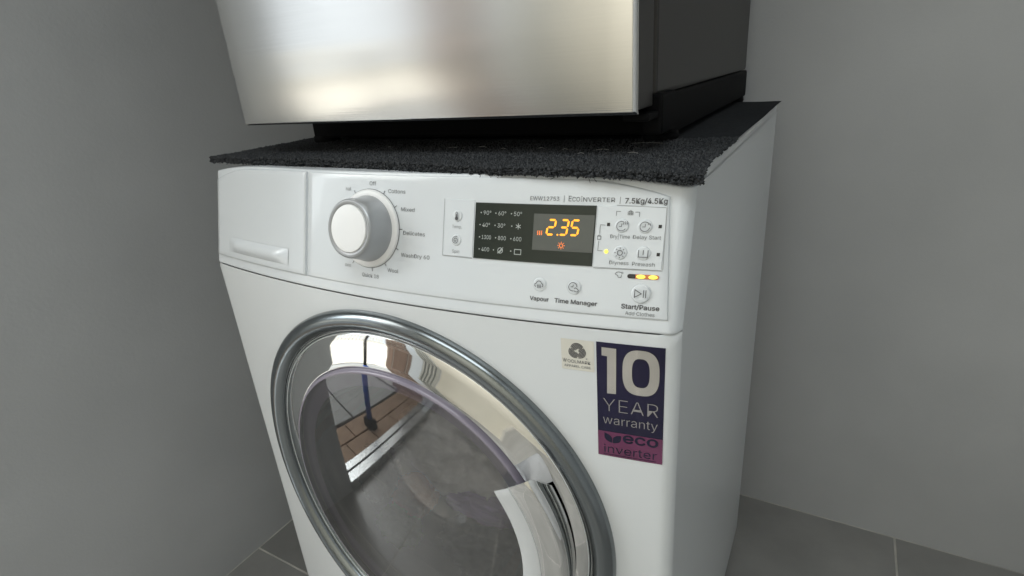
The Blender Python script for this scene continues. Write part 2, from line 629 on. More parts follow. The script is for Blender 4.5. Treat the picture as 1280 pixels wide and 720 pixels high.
def glyphs(s, bold=0.0):
    c = bpy.data.curves.new("t", 'FONT')
    if FONT:
        c.font = FONT
    c.body = s
    c.size = 1.0
    c.resolution_u = 3
    c.offset = bold if bold < 0 else 0.0
    c.fill_mode = 'FRONT'
    o = bpy.data.objects.new("t", c)
    COL.objects.link(o)
    dg = bpy.context.evaluated_depsgraph_get()
    me = bpy.data.meshes.new_from_object(o.evaluated_get(dg))
    V = [tuple(v.co) for v in me.vertices]
    F = [tuple(p.vertices) for p in me.polygons]
    bpy.data.objects.remove(o)
    bpy.data.curves.remove(c)
    bpy.data.meshes.remove(me)
    return V, F


CAPH = max(v[1] for v in glyphs("H")[0])


def text(s, xc, vc, width, cap, m, parent, mapf=PM, h=0.0003, bold=0.0, base=None, name="lettering", shear=0.0, xcap=None):
    V, F = glyphs(s, bold)
    x0, x1 = min(v[0] for v in V), max(v[0] for v in V)
    ky = cap / CAPH
    kx = width / (x1 - x0)
    b = vc - cap / 2 if base is None else base
    P = []
    n0, F0 = len(V), list(F)
    shifts = [(0, 0)] if bold <= 0 else [(-bold * cap * 1.2, 0), (bold * cap * 1.2, 0), (0, bold * cap), (0, -bold * cap)]
    F = []
    for k, (ox, oy) in enumerate(shifts):
        for v in V:
            y = v[1] * ky
            P.append(mapf(xc + (v[0] - (x0 + x1) / 2) * kx + shear * y + ox, b + y + oy, h + 0.00003 * k))
        F += [tuple(i + k * n0 for i in f) for f in F0]
    return obj(name, P, F, m, parent, False)


_hk = [0]


def strokes(name, lines, w, m, parent, cx, cy, mapf=PM, h=0.0003, sc=1.0):
    """flat ribbons of width w (mm) along polylines given in mm about (cx,cy)"""
    V, F = [], []
    for li, L in enumerate(lines):
        closed = L[0] == L[-1] and len(L) > 2
        pts = [Vector((p[0] * sc, p[1] * sc)) for p in (L[:-1] if closed else L)]
        n = len(pts)
        k0 = len(V)
        hh = h + 0.00002 * (li % 6)
        for i in range(n):
            a = pts[(i - 1) % n] if (closed or i > 0) else pts[i]
            b = pts[(i + 1) % n] if (closed or i < n - 1) else pts[i]
            d1 = (pts[i] - a)
            d2 = (b - pts[i])
            if d1.length < 1e-9:
                d1 = d2
            if d2.length < 1e-9:
                d2 = d1
            d1.normalize()
            d2.normalize()
            t = (d1 + d2)
            t = t.normalized() if t.length > 1e-6 else d1
            nn = Vector((-t.y, t.x))
            k = min(2.0, 1 / max(0.35, nn.dot(Vector((-d1.y, d1.x)))))
            for sgn in (-1, 1):
                q = pts[i] + nn * (sgn * w / 2 * k)
                V.append(mapf(cx + q.x, cy + q.y, hh))
        for i in range(n if closed else n - 1):
            a, b = k0 + 2 * i, k0 + 2 * ((i + 1) % n)
            F.append((a, b, b + 1, a + 1))
    return obj(name, V, F, m, parent, False)


def arc(cx, cy, r, a0, a1, n=20, ry=None):
    ry = r if ry is None else ry
    return [(cx + r * cos(radians(a0 + (a1 - a0) * i / n)), cy + ry * sin(radians(a0 + (a1 - a0) * i / n))) for i in range(n + 1)]


def circ(cx, cy, r, n=24):
    L = arc(cx, cy, r, 0, 360, n)
    L[-1] = L[0]
    return L


def disc(name, cx, cy, r, m, parent, h, ry=None, n=20, mapf=PM):
    V = [mapf(cx, cy, h)] + [mapf(cx + r * cos(2 * pi * i / n), cy + (ry or r) * sin(2 * pi * i / n), h) for i in range(n)]
    F = [(0, 1 + i, 1 + (i + 1) % n) for i in range(n)]
    return obj(name, V, F, m, parent, False)


def pad(name, x0, x1, v0, v1, h0, h1, m, parent, nx=6, ny=4, b=0.6, mapf=PM):
    """thin raised rectangle with a bevelled border (mm)"""
    us = [x0, x0 + b] + [x0 + b + (x1 - x0 - 2 * b) * (i + 1) / (nx + 1) for i in range(nx)] + [x1 - b, x1]
    vs = [v0, v0 + b] + [v0 + b + (v1 - v0 - 2 * b) * (i + 1) / (ny + 1) for i in range(ny)] + [v1 - b, v1]
    V = []
    for i, x in enumerate(us):
        for j, v in enumerate(vs):
            edge = i in (0, len(us) - 1) or j in (0, len(vs) - 1)
            V.append(mapf(x, v, h0 if edge else h1))
    return obj(name, V, grid_faces(len(us), len(vs)), m, parent, False)


H0 = HP + 0.0001     # face of the control plate
HT = HP + 0.00035    # print on it


def button(cx, cy, r, rise, m, parent, n=36):
    """soft domed push button with a hairline groove round it"""
    prof = [(r + 0.55, 0.00005), (r + 0.15, -0.00025), (r, 0.0001), (r - 0.25, rise * 0.7), (r - 0.8, rise), (r * 0.45, rise * 0.72), (0.01, rise * 0.62)]
    V = []
    for i in range(n):
        a = 2 * pi * i / n
        for pr, ph in prof:
            V.append(PM(cx + pr * cos(a), cy + pr * sin(a), HP + 0.0002 + ph))
    return obj("button", V, grid_faces(n, len(prof), True, False), m, parent)


cp = [o for o in wm.children if o.name.startswith("control_plate")][0]
# model line above the display
text("EWW12753", 180.2, 0, 25.6, 3.3, M_print_dark, cp, h=HT, base=104.7)
text("|", 197.2, 0, 0.4, 3.4, M_print, cp, h=HT, base=104.7)
text("E", 202.3, 0, 2.4, 4.4, M_print_dark, cp, h=HT, base=104.5)
text("CO", 207.4, 0, 6.4, 3.5, M_print_dark, cp, h=HT, base=104.5)
text("I", 212.0, 0, 0.8, 4.4, M_print_dark, cp, h=HT, base=104.5)
text("NVERTER", 226.2, 0, 26.0, 3.5, M_print_dark, cp, h=HT, base=104.4)
text("|", 243.2, 0, 0.4, 3.4, M_print, cp, h=HT, base=104.2)
text("7.5Kg/4.5Kg", 263.2, 0, 32.0, 4.1, M_print_dark, cp, h=HT, base=103.6, bold=0.03)

# left button box, right button box: shallow raised panels
pad("button_panel", 83.3, 114.9, 52.0, 103.6, HP - 0.0002, HP + 0.0005, M_white, cp, 6, 6, 0.5)
pad("button_panel", 225.4, 279.8, 51.4, 101.6, HP - 0.0002, HP + 0.0005, M_white, cp, 10, 6, 0.5)
strokes("panel_outline", [[(83.1, 52.0), (83.1, 103.6)], [(83.1, 52.0), (114.5, 51.6)]], 0.5, M_print_soft, cp, 0, 0, h=HP + 0.0006)
strokes("panel_outline", [[(279.2, 100.4), (280.7, 52.0)], [(241, 102.0), (279.0, 100.6)], [(226, 51.0), (280.5, 51.4)]], 0.5, M_print_soft, cp, 0, 0, h=HP + 0.0006)
HB = HP + 0.0006
HG = HP + 0.0022

# display
ds = pad("display_window", 115.7, 224.9, 51.9, 101.5, HP, HP + 0.0011, M_screen, cp, 16, 4, 0.35)
HD = HP + 0.0013
pad("lcd", 172.2, 224.3, 63.0, 93.6, HD - 0.00005, HD + 0.0001, M_lcd, ds, 8, 2, 0.2)
rows = [92.7, 82.1, 71.3, 60.6]
labels = [["90°", "60°", "50°"], ["40°", "30°", None], ["1300", "800", "600"], ["400", None, None]]
colx = [[128.2, 142.6, 157.4], [127.6, 142.4, 158.4], [128.4, 143.6, 158.2], [128.0, 142.2, 158.8]]
for r in range(4):
    for c in range(3):
        s = labels[r][c]
        w = {3: 7.4, 4: 9.2}.get(len(s), 7) if s else 0
        if s and s.isdigit() and len(s) == 3:
            w = 7.6
        x = colx[r][c]
        disc("indicator", x - 6.1 - (0.7 if s == "1300" else 0), rows[r], 0.62, M_screen_print, ds, HD + 0.0001, n=8)
        if s:
            text(s, x, rows[r], w, 3.5, M_screen_print, ds, h=HD + 0.0001)
st = []
for k in range(3):
    a = radians(90 + 60 * k)
    st.append([(-2.6 * cos(a), -2.6 * sin(a)), (2.6 * cos(a), 2.6 * sin(a))])
strokes("icon", st, 0.6, M_screen_print, ds, 158.4, 82.1, h=HD + 0.0001)
strokes("icon", [circ(0, 0, 2.3), [(-2.6, -2.6), (2.6, 2.8)], [(-1.4, -2.4), (2.0, 1.1)]], 0.6, M_screen_print, ds, 142.6, 60.5, h=HD + 0.0001)
strokes("icon", [[(-3, -2.1), (3, -2.1), (3, 2.1), (-3, 2.1), (-3, -2.1)]], 0.6, M_screen_print, ds, 159.2, 60.2, h=HD + 0.0001)


# seven segment digits 2.35
def digit(ch, x, v, w, hgt, m, h):
    seg = {'2': "abged", '3': "abgcd", '5': "afgcd"}[ch]
    t = 1.7
    P = {'a': ((0, hgt), (w, hgt)), 'g': ((0, hgt / 2), (w, hgt / 2)), 'd': ((0, 0), (w, 0)),
         'b': ((w, hgt), (w, hgt / 2)), 'c': ((w, hgt / 2), (w, 0)), 'f': ((0, hgt), (0, hgt / 2)), 'e': ((0, hgt / 2), (0, 0))}
    V, F = [], []
    for s in seg:
        a, b = Vector(P[s][0]), Vector(P[s][1])
        d = (b - a).normalized()
        n = Vector((-d.y, d.x))
        a, b = a + d * 0.35, b - d * 0.35
        k = len(V)
        for q in (a, a + d * t / 2 + n * t / 2, b - d * t / 2 + n * t / 2, b, b - d * t / 2 - n * t / 2, a + d * t / 2 - n * t / 2):
            V.append(PM(x + q.x + 0.14 * q.y, v + q.y, h))
        F.append(tuple(range(k, k + 6)))
    return obj("digit", V, F, m, ds, False)


digit('2', 184.2, 76.6, 6.2, 12.2, M_digit, HD + 0.0003)
digit('3', 195.4, 76.8, 6.0, 12.2, M_digit, HD + 0.0003)
digit('5', 204.6, 76.9, 6.2, 12.2, M_digit, HD + 0.0003)
disc("decimal_point", 194.0, 76.6, 0.8, M_digit, ds, HD + 0.0003, n=10)
strokes("lit_icon", [[(dx - .2, -1.9), (dx + .35, -.7), (dx - .2, .6), (dx + .35, 1.9)] for dx in (-1.7, 0, 1.7)], 0.75, M_digit_dim, ds, 178.2, 77.6, h=HD + 0.0003)
strokes("lit_icon", [circ(0, 0, 1.5, 16)] + [[(2.2 * cos(radians(a)), 2.2 * sin(radians(a))), (3.2 * cos(radians(a)), 3.2 * sin(radians(a)))] for a in range(0, 360, 45)], 0.6, M_digit_dim, ds, 197.9, 67.8, h=HD + 0.0003)

# left buttons
b = button(97.4, 88.6, 5.2, 0.0011, M_white, cp)
strokes("icon", [[(-.9, -1), (-.9, 2.9), (0, 3.6), (.9, 2.9), (.9, -1)]], 0.5, M_print_dark, cp, 97.4, 88.6, h=HG)
disc("icon", 97.4, 86.4, 1.7, M_print_dark, cp, HG, n=14)
disc("icon", 97.4, 88.6, 0.5, M_print_dark, cp, HG, ry=2.2, n=10)
b = button(97.3, 66.8, 5.2, 0.0011, M_white, cp)
strokes("icon", [[(r_ * cos(radians(a)), r_ * sin(radians(a))) for a, r_ in [(60 + 24 * i, 3.7 - 0.112 * i) for i in range(30)]]], 0.55, M_print_dark, cp, 97.3, 66.8, h=HG)
text("Temp.", 97.4, 79.0, 10.0, 2.9, M_print_soft, cp, h=HB + 0.0002)
text("Spin", 97.3, 56.7, 7.6, 2.9, M_print_soft, cp, h=HB + 0.0002)

# right button box
for (x, v) in ((246.4, 85.9), (264.3, 85.8), (246.8, 64.3), (264.9, 64.6)):
    button(x, v, 5.6, 0.0010, M_white, cp)
strokes("icon", [arc(0, 0, 3.7, 70, 330, 22), [(-1.9, -.4), (0, -.4), (0.3, 2.0)],
                 [(1.2, 1.2), (1.9, 2.6), (1.4, 3.6)], [(2.7, 1.2), (3.4, 2.6), (2.9, 3.8)], [(4.2, 1.4), (4.9, 2.8), (4.4, 4.0)]], 0.5, M_print_dark, cp, 246.2, 85.6, h=HG)
strokes("icon", [arc(0, 0, 3.7, 40, 350, 26), [(-1.9, -.2), (0.2, -.2), (0.2, 2.1)], [(2.3, 1.6), (3.7, 2.4), (4.3, .9)]], 0.5, M_print_dark, cp, 264.3, 85.6, h=HG)
strokes("icon", [circ(0, 0, 2.0, 20)] + [[(3.2 * cos(radians(a)), 3.2 * sin(radians(a))), (4.3 * cos(radians(a)), 4.3 * sin(radians(a)))] for a in range(0, 360, 45)], 0.62, M_print_dark, cp, 246.8, 64.3, h=HG)
strokes("icon", [[(-3.6, 2.9), (-3.6, -2.8), (3.6, -2.8), (3.6, 2.9)], [(0, 2.8), (0, -.9)]], 0.6, M_print_dark, cp, 264.9, 64.4, h=HG)
text("Dry|Time", 245.6, 77.2, 15.6, 3.0, M_print, cp, h=HB + 0.0002)
text("Delay Start", 266.4, 77.3, 21.4, 3.0, M_print, cp, h=HB + 0.0002)
text("Dryness", 246.4, 56.2, 15.4, 3.0, M_print, cp, h=HB + 0.0002)
text("Prewash", 265.6, 56.0, 17.4, 3.0, M_print, cp, h=HB + 0.0002)
for (x, v) in ((235.6, 86.6), (275.6, 86.0), (276.2, 64.1)):
    pad("unlit_led", x - 1.25, x + 1.25, v - 1.35, v + 1.35, HB, HB + 0.0003, M_led_off, cp, 1, 1, 0.2)
V = []
for i in range(16):
    a = 2 * pi * i / 16
    for rad_, hh in ((1.7, 0), (1.6, .0004), (1.0, .0007), (0.02, .0009)):
        V.append(PM(235.5 + rad_ * cos(a), 64.8 + rad_ * sin(a), HB + hh))
obj("lit_led", V, grid_faces(16, 4, True), M_led, cp, label="round yellow led glowing beside the Dryness button")
strokes("bracket", [[(-5.0, -2.0), (-5.0, 1.6), (-1.6, 1.6)], [(9.6, 1.2), (13.0, 1.2), (13.0, -2.4)]], 0.4, M_print, cp, 246.2, 95.6, h=HB + 0.0002)
strokes("icon", [[(-1.9, -1.4), (1.9, -1.4), (1.9, 1.0), (-1.9, 1.0), (-1.9, -1.4)], [(-1.9, -.2), (1.9, -.2)], [(-.6, -1.3), (-.6, .9)], [(.7, -1.3), (.7, .9)], [(-1.1, 1.3), (0, 2.1), (1.1, 1.3)]], 0.42, M_print, cp, 252.2, 96.0, h=HB + 0.0002)
strokes("bracket", [[(4.4, 9.6), (.4, 9.8), (.2, 2.6)], [(0, -3.4), (-.1, -11.2), (3.8, -11.2)]], 0.4, M_print, cp, 228.8, 76.4, h=HB + 0.0002)
strokes("icon", [[(-1.4, -1.8), (1.4, -1.8), (1.4, .7), (-1.4, .7), (-1.4, -1.8)], arc(0, .7, 1.0, 0, 180, 8)], 0.42, M_print, cp, 228.9, 76.2, h=HB + 0.0002)

# progress light bar
V = []
for k, (a, w) in enumerate(((0, 1), (1, 1), (2, 1))):
    pass
BX0, BX1, BV, BH = 254.0, 278.6, 45.9, 1.75


def barpart(x0, x1, m, label=None, left=False, right=False, hh=0.0006, ry=None):
    ry = ry or BH
    pts = []
    n = 8
    if left:
        pts += [(x0 + ry - ry * sin(pi * i / n), BV + ry * cos(pi * i / n)) for i in range(n + 1)]
    else:
        pts += [(x0, BV + ry), (x0, BV - ry)]
    if right:
        pts += [(x1 - ry + ry * sin(pi * i / n), BV - ry * cos(pi * i / n)) for i in range(n + 1)]
    else:
        pts += [(x1, BV - ry), (x1, BV + ry)]
    top = [PM(x, v, HP + hh) for x, v in pts]
    bot = [PM(x, v, HP - 0.0002) for x, v in pts]
    k = len(pts)
    F = [tuple(range(k))] + [(i, k + i, k + (i + 1) % k, (i + 1) % k) for i in range(k)]
    return obj("light_segment", top + bot, F, m, cp, False, label)


barpart(BX0, 260.4, M_led_off, "unlit dark segment of the progress light bar", left=True)
barpart(260.4, BX1, M_led_amber, right=True)
for xc_ in (264.6, 274.0):
    V = []
    for i in range(20):
        a = 2 * pi * i / 20
        for q, hh in ((1.0, .0006), (0.95, .0008), (0.55, .0010), (0.02, .0011)):
            V.append(PM(xc_ + 3.5 * q * cos(a), BV + 1.6 * q * sin(a), HP + hh))
    obj("lit_led", V, grid_faces(20, 4, True), M_led, cp)
strokes("icon", [[(-2.4, -.3), (-3.4, .5), (-2.3, 1.9), (-.8, 2.3), (1.0, 1.9), (2.3, 1.5), (3.3, 1.6)], [(2.0, 2.5), (2.0, .3)],
                 [(-2.4, -.3), (-1.2, -.7), (-.8, -2.2), (1.4, -2.2), (1.8, -.2)]], 0.45, M_print, cp, 247.6, 46.6, h=HT)
# start button
button(265.8, 32.2, 7.6, 0.0013, M_white, cp, 48)
HS = HP + 0.0022
strokes("icon", [[(-5.0, -3.0), (-5.0, 3.2), (.2, .1), (-5.0, -3.0)], [(1.9, -3.0), (1.9, 3.2)], [(3.6, -3.0), (3.6, 3.2)]], 0.62, M_print_dark, cp, 266.2, 32.3, h=HS)
text("Start/Pause", 266.2, 21.2, 29.6, 3.7, M_print_dark, cp, h=HT, bold=0.035)
text("Add Clothes", 266.4, 15.8, 23.0, 3.0, M_print, cp, h=HT)
# vapour, time manager
for x, v in ((180.9, 33.6), (211.3, 33.4)):
    button(x, v, 5.8, 0.0005, M_white, cp)
cl = [(-2.6, -1.9), (-3.6, -1.0), (-3.5, .5), (-2.3, 1.2), (-1.6, 2.6), (0, 3.2), (1.6, 2.6), (2.3, 1.2), (3.5, .6), (3.7, -.8), (2.8, -1.9)]
strokes("icon", [cl, [(-1.2, -2.9), (-.7, -1.9), (-1.2, -.9), (-.7, .1)], [(0, -2.9), (.5, -1.9), (0, -.9), (.5, .1)], [(1.2, -2.9), (1.7, -1.9), (1.2, -.9), (1.7, .1)]], 0.6, M_print_dark, cp, 180.9, 33.7, h=HG)
strokes("icon", [arc(-.6, .6, 3.5, 0, 285, 22), [(-2.4, .5), (-.5, .5), (-.3, 2.4)],
                 [(.8, -1.0), (1.6, -.1), (3.2, -.9), (4.4, -2.0), (3.8, -3.4), (2.0, -3.4), (.6, -2.6)]], 0.6, M_print_dark, cp, 211.3, 33.6, h=HG)
text("Vapour", 181.4, 21.3, 17.0, 3.5, M_print_dark, cp, h=HT, bold=0.03)
text("Time Manager", 213.4, 21.2, 36.4, 3.6, M_print_dark, cp, h=HT, bold=0.03)

# ------------------------------------------------------------------ programme dial
KX, KV = -6.6, 70.6
texts = [("Off", -3.2, 115.0, 8.4), ("Cottons", 27.4, 108.4, 21.0), ("Mixed", 41.4, 91.8, 16.0), ("Delicates", 49.6, 69.7, 25.6),
         ("WashDry 60", 51.8, 48.4, 33.5), ("Wool", 25.6, 32.0, 13.6), ("Quick 18", -3.4, 23.9, 22.0)]
for s, x, v, w in texts:
    if s in ("Mixed", "Delicates", "WashDry 60"):
        pass
    text(s, x, v, w, 3.7, M_print, cp, h=HT)
text("nal", -36.0, 108.6, 7.0, 3.7, M_print_soft, cp, h=HT)
text("om", -34.8, 31.6, 8.4, 3.7, M_print_soft, cp, h=HT)
V, F = [], []
tk = []
for a in (63, 35, 3, -25, -56, -82, -120, -150, 180, 150, 120):
    tk.append([(39.0 * cos(radians(a)), 39.0 * sin(radians(a))), (42.4 * cos(radians(a)), 42.4 * sin(radians(a)))])
strokes("dial_tick", tk, 0.7, M_print_dark, cp, KX, KV, h=HT)


def lathe_panel(name, prof, m, parent, n=72):
    V = []
    for i in range(n):
        a = 2 * pi * i / n
        c0 = PM(KX, KV, HP)
        nn = (PM(KX, KV, 1.0) - PM(KX, KV, 0.0)).normalized()
        ex = Vector((1, 0, 0))
        ex = (ex - nn * ex.dot(nn)).normalized()
        ey = nn.cross(ex)
        for r, h in prof:
            V.append(c0 + (r * cos(a) * ex + r * sin(a) * ey) / 1000 + nn * (h / 1000))
    o = obj(name, V, grid_faces(n, len(prof), True, False), m, parent)
    return sharp(o, 40)


dial = lathe_panel("dial", [(32.6, 3.4), (32.4, 4.2), (31.4, 6.5), (30.2, 12), (29.2, 20), (28.6, 25.4), (28.0, 27.0), (26.8, 27.8)], M_knob, wm)
lathe_panel("dial_bevel", [(26.8, 27.8), (26.2, 28.0), (23.4, 27.4), (23.0, 27.0)], mat("grey_satin_plastic", (0.30, 0.305, 0.31), 0.38, 0.3), dial)
lathe_panel("dial_cap", [(23.0, 26.9), (22.8, 27.6), (22.2, 28.3), (18, 28.7), (10, 28.9), (0.02, 29.0)], M_knobcap, dial)
lathe_panel("dial_ring", [(38.6, -0.1), (38.5, 1.2), (38.0, 2.2), (37.0, 2.9), (35.0, 3.3), (33.0, 3.4), (32.0, 3.4)], M_knobcap, dial)
lathe_panel("dial_gap", [(39.2, 0.12), (38.5, 0.14)], M_print, dial)

# ------------------------------------------------------------------ stickers on the front
def quadpad(name, x0, x1, z0, z1, h, m, parent, nx=8, nz=4):
    V = []
    us = [x0 + (x1 - x0) * i / nx for i in range(nx + 1)]
    vs = [z0 + (z1 - z0) * i / nz for i in range(nz + 1)]
    for x in us:
        for z in vs:
            V.append(FM(x, z, h))
    for x in us:
        for z in (z0, z1):
            V.append(FM(x, z, 0.00002))
    F = grid_faces(nx + 1, nz + 1)
    return obj(name, V, F, m, parent, True)


stk = quadpad("warranty_sticker", 232.0, 288.1, 610.6, 726.2, 0.00035, M_navy, wm)
quadpad("sticker_band", 232.0, 288.1, 610.6, 637.2, 0.0005, M_magenta, stk)
HK = 0.0007
# numeral one: slab with a flag
V2 = [(236.6, 721.6), (248.8, 721.4), (248.4, 677.4), (240.8, 677.0), (241.2, 713.4), (236.6, 713.8)]
obj("numeral", [FM(x, z, HK) for x, z in V2], [(0, 1, 4, 5), (1, 2, 3, 4)], M_silver, stk, False)
# numeral zero: rounded slot ring
def slot(cx, cz, rx, rz, k, n=64):
    L = []
    for i in range(n):
        a = 2 * pi * i / n
        c, s = cos(a), sin(a)
        L.append((cx + rx * math.copysign(abs(c) ** k, c), cz + rz * math.copysign(abs(s) ** k, s)))
    return L
o_ = slot(268.9, 700.4, 15.0, 21.6, 0.72)
i_ = slot(268.9, 700.4, 7.2, 13.8, 0.72)
obj("numeral", [FM(x, z, HK) for x, z in o_ + i_], [(i, (i + 1) % 64, 64 + (i + 1) % 64, 64 + i) for i in range(64)], M_silver, stk, False)
text("YEAR", 260.4, 0, 46.4, 13.4, M_silver_thin, stk, FM, HK, bold=-0.014, base=658.8)
text("warranty", 260.2, 0, 46.6, 9.0, M_silver_thin, stk, FM, HK, bold=-0.006, base=645.6)
text("eco", 269.2, 0, 29.6, 10.5, M_navy, stk, FM, HK, bold=0.03, base=628.0)
text("inverter", 260.4, 0, 46.0, 8.6, M_navy, stk, FM, HK, bold=-0.004, base=614.6)
# two leaves
for (p0, p1, bl) in (((238.0, 635.6), (244.6, 625.6), 3.0), ((252.6, 634.4), (245.2, 625.6), -3.4)):
    a, b2 = Vector(p0), Vector(p1)
    d = b2 - a
    nrm = Vector((-d.y, d.x)).normalized()
    V = []
    for i in range(9):
        t = i / 8
        w = abs(bl) * sin(pi * t)
        for sg in (-1, 1):
            q = a + d * t + nrm * (sg * w)
            V.append(FM(q.x, q.y, HK + (0.00004 if bl < 0 else 0)))
    obj("leaf_emblem", V, grid_faces(9, 2), M_navy, stk, False)
quadpad("foot_line", 237, 283, 612.4, 612.9, HK, M_navy, stk, 8, 1)

ws = quadpad("wool_sticker", 201.2, 230.0, 696.0, 725.8, 0.00035, M_paper, wm)
# skein emblem: three fans of nested arcs
lines = []
for k in range(3):
    a0 = 90 + 120 * k
    ox, oy = 1.9 * cos(radians(a0)), 1.9 * sin(radians(a0))
    for q in range(5):
        lines.append(arc(ox, oy, 0.9 + 1.08 * q, a0 - 84 + 4 * q, a0 + 150 - 18 * q, 16))
strokes("emblem", lines, 0.80, M_print_dark, ws, 215.4, 714.9, FM, 0.0006, sc=1.05)
text("R", 223.6, 0, 1.2, 1.4, M_print_dark, ws, FM, 0.0006, base=707.6)
text("W", 204.1, 0, 3.6, 3.8, M_print_dark, ws, FM, 0.0006, base=703.0)
text("OOLMARK", 216.8, 0, 20.4, 3.0, M_print_dark, ws, FM, 0.0006, base=703.0)
text("APPAREL CARE", 215.2, 0, 23.4, 2.3, M_print, ws, FM, 0.0006, base=698.7)

# ------------------------------------------------------------------ the round door
def lathe(name, prof, m, parent, n=180, th0=0.0, th1=2 * pi, smooth=True, cx=0.0, cz=0.0):
    wrap = abs(th1 - th0 - 2 * pi) < 1e-6
    V = []
    for i in range(n if wrap else n + 1):
        th = th0 + (th1 - th0) * i / n
        for r, off in prof:
            p = DP(r, th, off)
            V.append(p)
    return obj(name, V, grid_faces(n if wrap else n + 1, len(prof), wrap, False), m, parent, smooth)


def rounded(pts, k=4):
    """Catmull-Rom through profile points"""
    P = [pts[0]] + list(pts) + [pts[-1]]
    out = []
    for i in range(1, len(P) - 2):
        for j in range(k):
            t = j / k
            q = []
            for c in (0, 1):
                a, b_, c_, d_ = P[i - 1][c], P[i][c], P[i + 1][c], P[i + 2][c]
                q.append(0.5 * (2 * b_ + (c_ - a) * t + (2 * a - 5 * b_ + 4 * c_ - d_) * t * t + (3 * b_ - a - 3 * c_ + d_) * t ** 3))
            out.append(tuple(q))
    out.append(pts[-1])
    return out


door = lathe("door", rounded([(0.2455, 0.006), (0.2474, 0.001), (0.2472, -0.004), (0.2448, -0.0085), (0.2395, -0.0112), (0.2330, -0.0105), (0.2272, -0.0072), (0.2235, -0.0025), (0.2225, 0.0035)], 3), M_satin, wm)
lathe("rim_seal", [(0.2515, 0.0008), (0.2470, 0.0010)], M_print_dark, door)
lathe("rim_bead", rounded([(0.2226, 0.003), (0.2222, 0.0), (0.2212, -0.0012), (0.2202, 0.0), (0.2200, 0.003)], 3), M_satin, door)
lathe("chrome_bezel", [(0.2202, 0.003), (0.2196, 0.0003), (0.2185, -0.0003), (0.210, -0.0021), (0.200, -0.0042), (0.190, -0.0064), (0.1845, -0.0078), (0.1828, -0.0078), (0.1822, -0.005)], M_chrome, door)
lathe("glass_trim", rounded([(0.1824, -0.004), (0.1818, -0.0095), (0.1808, -0.0118), (0.1795, -0.0126), (0.1778, -0.0126)], 3),
      mat("smoked_trim", (0.25, 0.225, 0.28), 0.2, coat=0.4), door)
gp = [(0.1779, -0.0126)]
for i in range(1, 15):
    r = 0.1779 * (1 - i / 14)
    gp.append((max(r, 0.0004), -0.0126 - 0.010 * (1 - (r / 0.1779) ** 2)))
lathe("door_glass", gp, M_glass, door, 120)
bowl = [(0.158, -0.004), (0.157, 0.010), (0.152, 0.035), (0.143, 0.062), (0.128, 0.085), (0.106, 0.099), (0.075, 0.106), (0.04, 0.109), (0.0005, 0.110)]
lathe("glass_bowl", rounded(bowl, 3), M_bowl, door, 120)
lathe("bowl_flange", rounded([(0.1815, -0.004), (0.176, -0.002), (0.168, -0.003), (0.158, -0.004)], 2), mat("lilac_plastic", (0.30, 0.26, 0.40), 0.3), door, 120)
lathe("gasket", rounded([(0.204, 0.006), (0.200, 0.004), (0.195, 0.010), (0.193, 0.020), (0.200, 0.030), (0.196, 0.044), (0.200, 0.058), (0.210, 0.070), (0.238, 0.074)], 3), M_gasket, wm, 120)
lathe("drum", [(0.238, 0.070), (0.238, 0.36), (0.22, 0.375), (0.0005, 0.38)], M_drum, wm, 96)

# handle: arc block straddling glass and bezel
HA = radians(32.2)
hp_ = [(0.2085, -0.006), (0.2100, -0.016), (0.2103, -0.0235), (0.2092, -0.0275), (0.2065, -0.0298), (0.2030, -0.0305), (0.1930, -0.0308), (0.1850, -0.0308), (0.1836, -0.0304)]
NH = 48


def sweep(name, prof, m, parent, th0, th1, n, capped=True, taper=0.0):
    V = []
    for i in range(n + 1):
        th = th0 + (th1 - th0) * i / n
        e = min(i, n - i)
        for r, off in prof:
            k = 1.0 if e >= 2 else (0.0, 0.75)[e]
            deep = max(0.0, min(1.0, (off + 0.028) / 0.020))
            V.append(DP(r, th * (1 - 0.20 * deep), off + (1 - k) * 0.0010 if off < -0.02 else off))
    F = grid_faces(n + 1, len(prof))
    if capped:
        k = len(prof)
        F.append(tuple(range(k)))
        F.append(tuple(range(n * k, n * k + k))[::-1])
    o = obj(name, V, F, m, parent)
    o.data.materials.append(M_knob)
    if capped:
        for p in o.data.polygons[-2:]:
            p.material_index = 1
    return sharp(o, 38)


hb = [(0.2085, -0.006)] + hp_[1:] + [(0.1836, -0.006)]
sweep("door_handle", hb, M_chrome, door, -HA, HA, NH)
sweep("handle_inlay", [(0.1834, -0.006), (0.1834, -0.0306), (0.1822, -0.0312), (0.1640, -0.0290), (0.1622, -0.0280), (0.1618, -0.013)],
      mat("pale_grey_plastic", (0.56, 0.575, 0.585), 0.35), door, -HA, HA, NH)

fix(wm)

# ------------------------------------------------------------------ laundry in the drum
def cloth(name, centre, size, m, label, cat, seed, amp=0.35, group=None):
    import bmesh
    bm = bmesh.new()
    bmesh.ops.create_icosphere(bm, subdivisions=5, radius=1)
    V = []
    for v in bm.verts:
        p = v.co.copy()
        q = p * 1.3 + Vector((seed * 3.1, seed * 1.7, seed))
        w = noise.noise(q) * 0.5
        rdg = 1 - abs(noise.noise(Vector((q.x * 2.4 + w * 3, q.y * 2.4, q.z * 2.4 + w)))) * 2
        rd2 = 1 - abs(noise.noise(Vector((q.x * 5 + w * 5, q.y * 5 + w * 2, q.z * 5)))) * 2
        k = 1 + amp * w + amp * 0.45 * (rdg - 0.5) + amp * 0.22 * (rd2 - 0.5)
        V.append(Vector((p.x * size[0], p.y * size[1], p.z * size[2])) * k)
    F = [tuple(x.index for x in f.verts) for f in bm.faces]
    bm.free()
    o = obj(name, V, F, m)
    o.location = centre
    o["label"], o["category"] = label, cat
    return o


